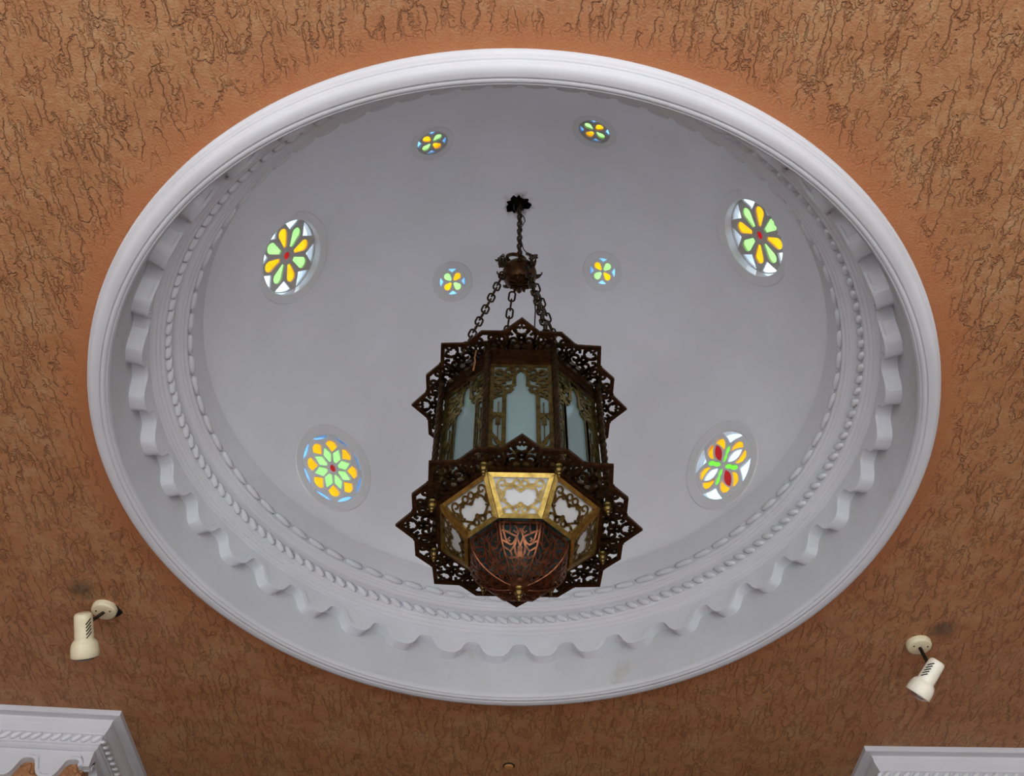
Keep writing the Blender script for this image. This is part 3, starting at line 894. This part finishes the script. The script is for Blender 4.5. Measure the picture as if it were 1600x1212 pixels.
me_lf, me_lfi, me_lp = lower_frame(), lower_filigree(), m.mesh('glass_pane', M_MILKW)
for i in range(8):
    a = RAD(45 * i - 90); nr_ = Vector((math.cos(a), math.sin(a), 0)); u = Vector((0, 0, 1)).cross(nr_)
    b0 = nr_ * A_B + Vector((0, 0, Z_B)); t0 = nr_ * A_T + Vector((0, 0, Z_T)); v = (t0 - b0).normalized(); w = u.cross(v)
    o = link('lower_panel', me_lf, lantern)
    o.matrix_local = Matrix(((u.x, v.x, w.x, b0.x), (u.y, v.y, w.y, b0.y), (u.z, v.z, w.z, b0.z + ZL), (0, 0, 0, 1)))
    link('filigree', me_lfi, o); link('glass_pane', me_lp, o)

# ---- pierced copper bowl
RBW = 0.194; BD = 0.165
def bowl_map(s, t, h):
    ph = RAD(4 + 80 * t); r = (RBW + h) * math.cos(ph); z = -(BD + h) * math.sin(ph)
    a = RAD(22.5 * s); k = math.cos(PI / 8) / math.cos(a) * (1 - t * .5) + t * .5 
    return (r * k * math.sin(a), -r * k * math.cos(a), z)
m = MB()
m.lathe([(RBW * .93, 0.0), (RBW * .99, -0.004), (RBW * .99, -0.016), (RBW * .95, -0.018)], 8, a0=RAD(22.5), close=True)
for i in range(8):
    a = 45 * i - 90 + 22.5
    pts = []
    for q in range(15):
        ph = RAD(2 + 84 * q / 14); x, y = polar((RBW * .985) * math.cos(ph), a); pts.append((x, y, -BD * math.sin(ph)))
    m.tube(pts, [0.0068 - 0.003 * q / 14 for q in range(15)], 8)
m.lathe([(0.0, -BD - .004), (0.03, -BD - .002), (0.044, -BD * .965), (0.048, -BD * .945), (0.03, -BD * .94)], 24)
bowl = m.build('bowl', M_COPPER, lantern, True, (0, 0, ZL + Z_B))
def gore():
    m = MB(); w = 0.075
    def st(pts, ww=w, both=True):
        # strokes in (s, t); t is stretched so the widths read evenly
        f = lambda P: [(x, y / 1.0) for x, y in P]
        m_pts = f(pts)
        rb(m_pts, ww)
        if both: rb([(-x, y) for x, y in m_pts], ww)
    def rb(P, ww):
        n = len(P); vs = []; fs = []
        for i, (x, y) in enumerate(P):
            a = P[max(0, i - 1)]; b = P[min(n - 1, i + 1)]
            # metric: ds = s*gore half width, dt = t*arc length
            hw = 0.078 * math.cos(RAD(4 + 80 * y)) + .006; al = 0.28
            tx, ty = (b[0] - a[0]) * hw, (b[1] - a[1]) * al; l = math.hypot(tx, ty) or 1
            nx, ny = -ty / l, tx / l; k = ww * .5 * 0.09
            for sg, h in ((1, -.002), (-1, -.002), (-1, .002), (1, .002)):
                vs.append(bowl_map(max(-1, min(1, x + sg * nx * k / hw)), y + sg * ny * k / al, h))
        for i in range(n - 1):
            for q in range(4):
                r = (q + 1) % 4; fs.append((i * 4 + q, i * 4 + r, i * 4 + 4 + r, i * 4 + 4 + q))
        m.add(vs, fs)
    st([(0.0, 0.03), (0.25, 0.02), (0.5, 0.02), (1, 0.02)])
    st(spiral(0.62, 0.105, 0.27, 0.07, 100, -300, 16), .07)         # top scrolls
    st([(0.0, 0.12), (0.14, 0.14), (0.2, 0.10), (0.3, 0.07)], .08)
    st([(0.12, 0.15), (0.22, 0.20), (0.34, 0.16)], .07)
    st([(0.0, 0.13), (0.10, 0.20), (0.17, 0.26), (0.0, 0.40)], .08)      # centre diamond
    st([(0.17, 0.26), (0.45, 0.22), (0.75, 0.17), (1.0, 0.15)], .09)
    st([(0.17, 0.26), (0.35, 0.35), (0.55, 0.38), (0.85, 0.33), (1, 0.30)], .09)
    st([(0.55, 0.27), (0.66, 0.30), (0.56, 0.33)], .07)
    st([(0.17, 0.27), (0.34, 0.40), (0.30, 0.50), (0.05, 0.60)], .10)
    st([(0.0, 0.40), (0.0, 0.56)], .22, False)                     # bright leaf
    st([(0.36, 0.40), (0.6, 0.47), (0.8, 0.44), (1.0, 0.40)], .08)
    st([(0.05, 0.60), (0.35, 0.56), (0.7, 0.58), (1.0, 0.52)], .09)
    st([(0.0, 0.58), (0.25, 0.68), (0.6, 0.70), (1.0, 0.62)], .08)
    st([(0.62, 0.47), (0.55, 0.53), (0.7, 0.58)], .07)
    st([(0.0, 0.60), (0.0, 0.98)], .09, False)
    st([(0.3, 0.60), (0.55, 0.76), (0.5, 0.90)], .08)
    st([(0.6, 0.60), (0.45, 0.72), (0.1, 0.78)], .07)
    st([(0.1, 0.78), (0.5, 0.80), (1.0, 0.72)], .07)
    st([(0.0, 0.86), (0.5, 0.88), (1.0, 0.84)], .07)
    return m.mesh('bowl_filigree', M_COPPER)
me_gore = gore()
for i in range(8):
    o = link('bowl_filigree', me_gore, bowl); o.rotation_euler.z = RAD(45 * i)

# ---- turned finials
def finial_mesh(s, name):
    m = MB()
    m.lathe([(0.0, 0.0), (0.017 * s, 0.0), (0.018 * s, -0.006 * s), (0.012 * s, -0.010 * s), (0.016 * s, -0.016 * s), (0.0165 * s, -0.024 * s), (0.011 * s, -0.032 * s),
             (0.008 * s, -0.036 * s), (0.010 * s, -0.040 * s), (0.0075 * s, -0.046 * s), (0.0045 * s, -0.049 * s), (0.006 * s, -0.053 * s), (0.004 * s, -0.060 * s), (0.0, -0.062 * s)], 16)
    return m.mesh(name, M_BRASS, True)
me_fin = finial_mesh(0.95, 'corner_finial')
for i in range(8):
    x, y = polar(0.352, 45 * i + 22.5); link('corner_finial', me_fin, lantern, (x, y, ZL - .004))
link('bottom_finial', finial_mesh(1.0, 'bottom_finial'), lantern, (0, 0, ZL + Z_B - BD + .002))

# ---- hub: ball with leaves, carrying ring and chains
ZH = -0.765
m = MB(); prof = []
for q in range(19):
    a = -PI / 2 + PI * q / 18
    r = 0.086 * math.cos(a) * (1 + .05 * math.cos(2 * a)); prof.append((max(r, 0.0), 0.080 * math.sin(a)))
prof += [(0.02, 0.085), (0.026, 0.095), (0.016, 0.108), (0.0, 0.11)]
m.lathe(prof, 32)
m.lathe([(0.0, -0.092), (0.012, -0.09), (0.03, -0.082), (0.05, -0.076), (0.02, -0.070)], 16)
hub = m.build('hub_ball', M_BRONZE_R, lantern, True, (0, 0, ZH))
m = MB()                                                        # one curled leaf
lf = [(0.078, -0.02, 0.016), (0.095, -0.018, 0.014), (0.108, -0.008, 0.010), (0.116, 0.008, 0.006), (0.118, 0.026, 0.001)]
vs = []; fs = []
for x, z, hw in lf: vs += [(x, -hw, z), (x + .003, 0, z - .004), (x, hw, z), (x - .004, 0, z + .003)]
for q in range(len(lf) - 1):
    for k in range(4):
        r = (k + 1) % 4; fs.append((q * 4 + k, q * 4 + r, q * 4 + 4 + r, q * 4 + 4 + k))
m.add(vs, fs); me_hl = m.mesh('leaf', M_BRONZE)
for i in range(8):
    o = link('leaf', me_hl, hub); o.rotation_euler.z = RAD(45 * i)
m = MB()                                                        # rosette of petals under the ball
for i in range(12):
    a = 30 * i
    m.prism([polar(0.018, a - 10), polar(0.05, a - 8), polar(0.058, a), polar(0.05, a + 8), polar(0.018, a + 10)], IDM, -0.094, -0.074)
m.build('rosette', M_BRONZE_R, hub)
m = MB()
m.tube([(0.050 * math.cos(t), 0.0, 0.046 * math.sin(t)) for t in [2 * PI * q / 28 for q in range(28)]], 0.0105, 10, closed=True)
rg_ = m.build('carrying_ring', M_BRONZE_R, lantern, True, (-0.018, 0, ZH + 0.150)); rg_.rotation_euler = (0, RAD(-14), RAD(12))

# ---- chains
def link_mesh(name, L, W, r):
    m = MB(); pts = []; s = (L - W) / 2; q = W / 2 - r
    for k in range(7): a = PI * k / 6; pts.append((q * math.cos(a), 0, s + q * math.sin(a)))
    for k in range(7): a = PI + PI * k / 6; pts.append((q * math.cos(a), 0, -s + q * math.sin(a)))
    m.tube(pts, r, 6, closed=True); return m.mesh(name, M_BRONZE, True)
me_link = link_mesh('chain_link', 0.080, 0.042, 0.0050)
me_link_s = link_mesh('short_chain_link', 0.052, 0.036, 0.0068)
me_tiny = link_mesh('small_chain_link', 0.026, 0.017, 0.0032)
def chain(name, pts, pitch, me, twist0=0.0):
    root = bpy.data.objects.new(name, None); COL.objects.link(root); root.parent = lantern
    pts = [Vector(p) for p in pts]
    seg = [(pts[i + 1] - pts[i]).length for i in range(len(pts) - 1)]; tot = sum(seg)
    n = max(1, round(tot / pitch))
    for k in range(n):
        d = (k + .5) * tot / n; i = 0
        while i < len(seg) - 1 and d > seg[i]: d -= seg[i]; i += 1
        p = pts[i].lerp(pts[i + 1], d / seg[i]); t = (pts[i + 1] - pts[i]).normalized()
        o = link('chain_link', me, root)
        x = t.cross(Vector((0.0, 0.55, 0.83))).normalized(); y = t.cross(x)
        q = Matrix(((x.x, y.x, t.x), (x.y, y.y, t.y), (x.z, y.z, t.z))).to_quaternion()
        o.rotation_mode = 'QUATERNION'
        o.rotation_quaternion = q @ Matrix.Rotation(twist0 + (PI / 2) * (k % 2), 4, 'Z').to_quaternion()
        o.location = p
    return root
def sag(a, b, s, n=10):
    a, b = Vector(a), Vector(b)
    return [a.lerp(b, i / n) - Vector((0, 0, s * math.sin(PI * i / n))) for i in range(n + 1)]
chain('top_chain', [(0, 0, 0.03), (0, 0, ZH + 0.19)], 0.040, me_link_s, 0.5)
for k, deg in enumerate((22.5, 112.5, 202.5, 292.5)):
    x0, y0 = polar(0.090, deg); x1, y1 = polar(0.318, deg)
    chain('hanging_chain', sag((x0, y0, ZH - 0.045), (x1, y1, ZU + 0.085), 0.012), 0.060, me_link, 0.25 - .2 * k)
# spare lengths of chain looped over the hub
for k in range(4):
    x = -0.098 - 0.012 * k + 0.02; 
    chain('spare_chain', [(x - .012, -0.035 + .012 * k, ZH + 0.135), (x + .004, -0.03, ZH + 0.085), (x + .012, -0.03, ZH + 0.02)], 0.017, me_tiny, .3 * k)
for k in range(3):
    chain('spare_chain', [(0.035 + .012 * k, -0.03, ZH + 0.16 - .01 * k), (0.062 + .012 * k, -0.04, ZH + 0.125), (0.07 + .01 * k, -0.055, ZH + 0.08), (0.052 + .008 * k, -0.082, ZH + 0.03), (0.06, -0.098, ZH - 0.02), (0.066, -0.09, ZH - 0.07)], 0.02, me_tiny, .5 * k)

# ---- wires and ceiling hook
m = MB(); m.tube([(0, 0, 0.13), (0, 0, 0.05), (0.012, 0, 0.03), (0.012, 0, 0.01), (0, 0, -0.005), (-0.012, 0, 0.01)], 0.007, 8); m.build('ceiling_hook', M_IRON, lantern, True)
m = MB()
m.tube([(-0.02, -.01, 0.02), (-0.035, -.02, -0.05), (-0.03, -.02, -0.11), (-0.008, -.02, -0.16), (0.004, -.022, -0.19)], 0.003, 6)
m.tube([(0.0, -.02, -0.16), (0.024, -.02, -0.19), (0.03, -.02, -0.24), (0.012, -.02, -0.30), (0.0, -.02, -0.34), (0.008, -.02, -0.45), (0.02, -.03, -0.56), (0.06, -.05, ZH + .08)], 0.003, 6)
m.build('electric_wire', M_IRON, lantern)
m = MB(); m.tube([(0.068, 0.03, ZH - .05), (0.078, -0.02, ZH - 0.35), (0.068, -0.08, ZH - 0.62), (0.06, -0.10, ZU + .15)], 0.0035, 6); m.build('lamp_cord', M_IRON, lantern)
m = MB(); m.tube([(-0.186, -0.322, ZU - .03), (-0.190, -0.327, ZU - 0.08), (-0.187, -0.329, ZU - 0.12), (-0.193, -0.331, ZU - 0.175)], 0.0034, 6); m.build('stray_copper_wire', M_COPWIRE, lantern)

# ------------------------------------------------------------------ ceiling spotlights
def spotlight(label, base, top, bot, mat, lens_mat, slot_dir):
    base, top, bot = Vector(base), Vector(top), Vector(bot)
    root = bpy.data.objects.new('ceiling_spotlight', None); COL.objects.link(root)
    root.location = (base.x, base.y, ZC)
    tag(root, label, 'spotlight', 'ceiling spotlights')
    m = MB(); m.lathe([(0.0, -0.030), (0.050, -0.030), (0.057, -0.026), (0.059, -0.018), (0.059, 0.0)], 40)
    m.build('mounting_plate', M_CREAM, root, True)
    for sx in (-.032, .034):
        s = MB(); s.lathe([(0.0, -0.0325), (0.004, -0.0325), (0.004, -0.029)], 10); s.build('screw', M_IRON, root, False, (sx, -0.012, 0))
    o = root.location
    ax = (bot - top).normalized(); Ln = (bot - top).length
    mid = top.lerp(bot, 0.30)
    jn = mid - o
    m = MB(); st = Vector((0.0, 0.0, -0.03)); m.tube([st, st.lerp(jn, .5), jn], 0.0085, 10); m.build('arm', M_IRON, root, True)
    # housing: barrel and bell turned round the lamp axis
    q = ax.to_track_quat('Z', 'Y').to_matrix().to_4x4(); q.translation = top - o
    m = MB(); k = Ln / 0.2
    m.lathe([(0.0, 0.0), (0.027 * k, 0.0), (0.035 * k, 0.004), (0.040 * k, 0.013), (0.041 * k, 0.026), (0.0425 * k, 0.118 * k), (0.0435 * k, 0.122 * k), (0.052 * k, 0.130 * k), (0.058 * k, 0.142 * k),
             (0.0615 * k, 0.158 * k), (0.063 * k, 0.178 * k), (0.063 * k, 0.198 * k), (0.061 * k, 0.200 * k), (0.059 * k, 0.180 * k), (0.03 * k, 0.15 * k)], 40)
    h = m.build('housing', mat, root, True); h.matrix_local = q
    m = MB(); m.lathe([(0.0, 0.219 * k), (0.02 * k, 0.2175 * k), (0.040 * k, 0.212 * k), (0.053 * k, 0.203 * k), (0.058 * k, 0.190 * k)], 32); m.build('reflector_bulb', lens_mat, h, True)
    # five slanted vent slots on the side nearest the plate
    sd = Vector(slot_dir); loc = q.to_3x3().inverted() @ sd; a0 = math.atan2(loc.y, loc.x)
    for i in range(5):
        s = MB(); z0 = (0.036 + 0.0155 * i) * k; pts = []
        for j in range(5):
            a = a0 + (-.30 + .15 * j); r = 0.0424 * k; pts.append((r * math.cos(a), r * math.sin(a), z0 + (j - 2) * 0.006 * k))
        s.tube(pts, 0.0028, 5); s.build('vent_slot', M_BLACK, h)
    # ragged hole in the plaster behind the plate
    m = MB(); m.prism([(0.02 + 0.052 * math.cos(t) * (1 + .12 * math.sin(5 * t)), 0.018 + 0.052 * math.sin(t)) for t in [2 * PI * j / 20 for j in range(20)]], IDM, -0.003, 0.0)
    m.build('plaster_hole', M_BLACK, root)
    return root
spotlight('cream spotlight on the terracotta ceiling, pointing straight down beside the left cornice corner', (-1.912, 3.815, ZC), (-1.935, 3.678, 4.460), (-1.920, 3.833, 4.336), M_CREAM, M_DARKLENS, (0.75, -0.55, -.3))
spotlight('ivory spotlight with silvered bulb slanting towards the dome, right side of the ceiling', (1.995, 3.932, ZC), (2.040, 3.893, 4.470), (1.940, 4.010, 4.362), M_IVORY, M_CHROME, (-0.8, -0.5, -.3))
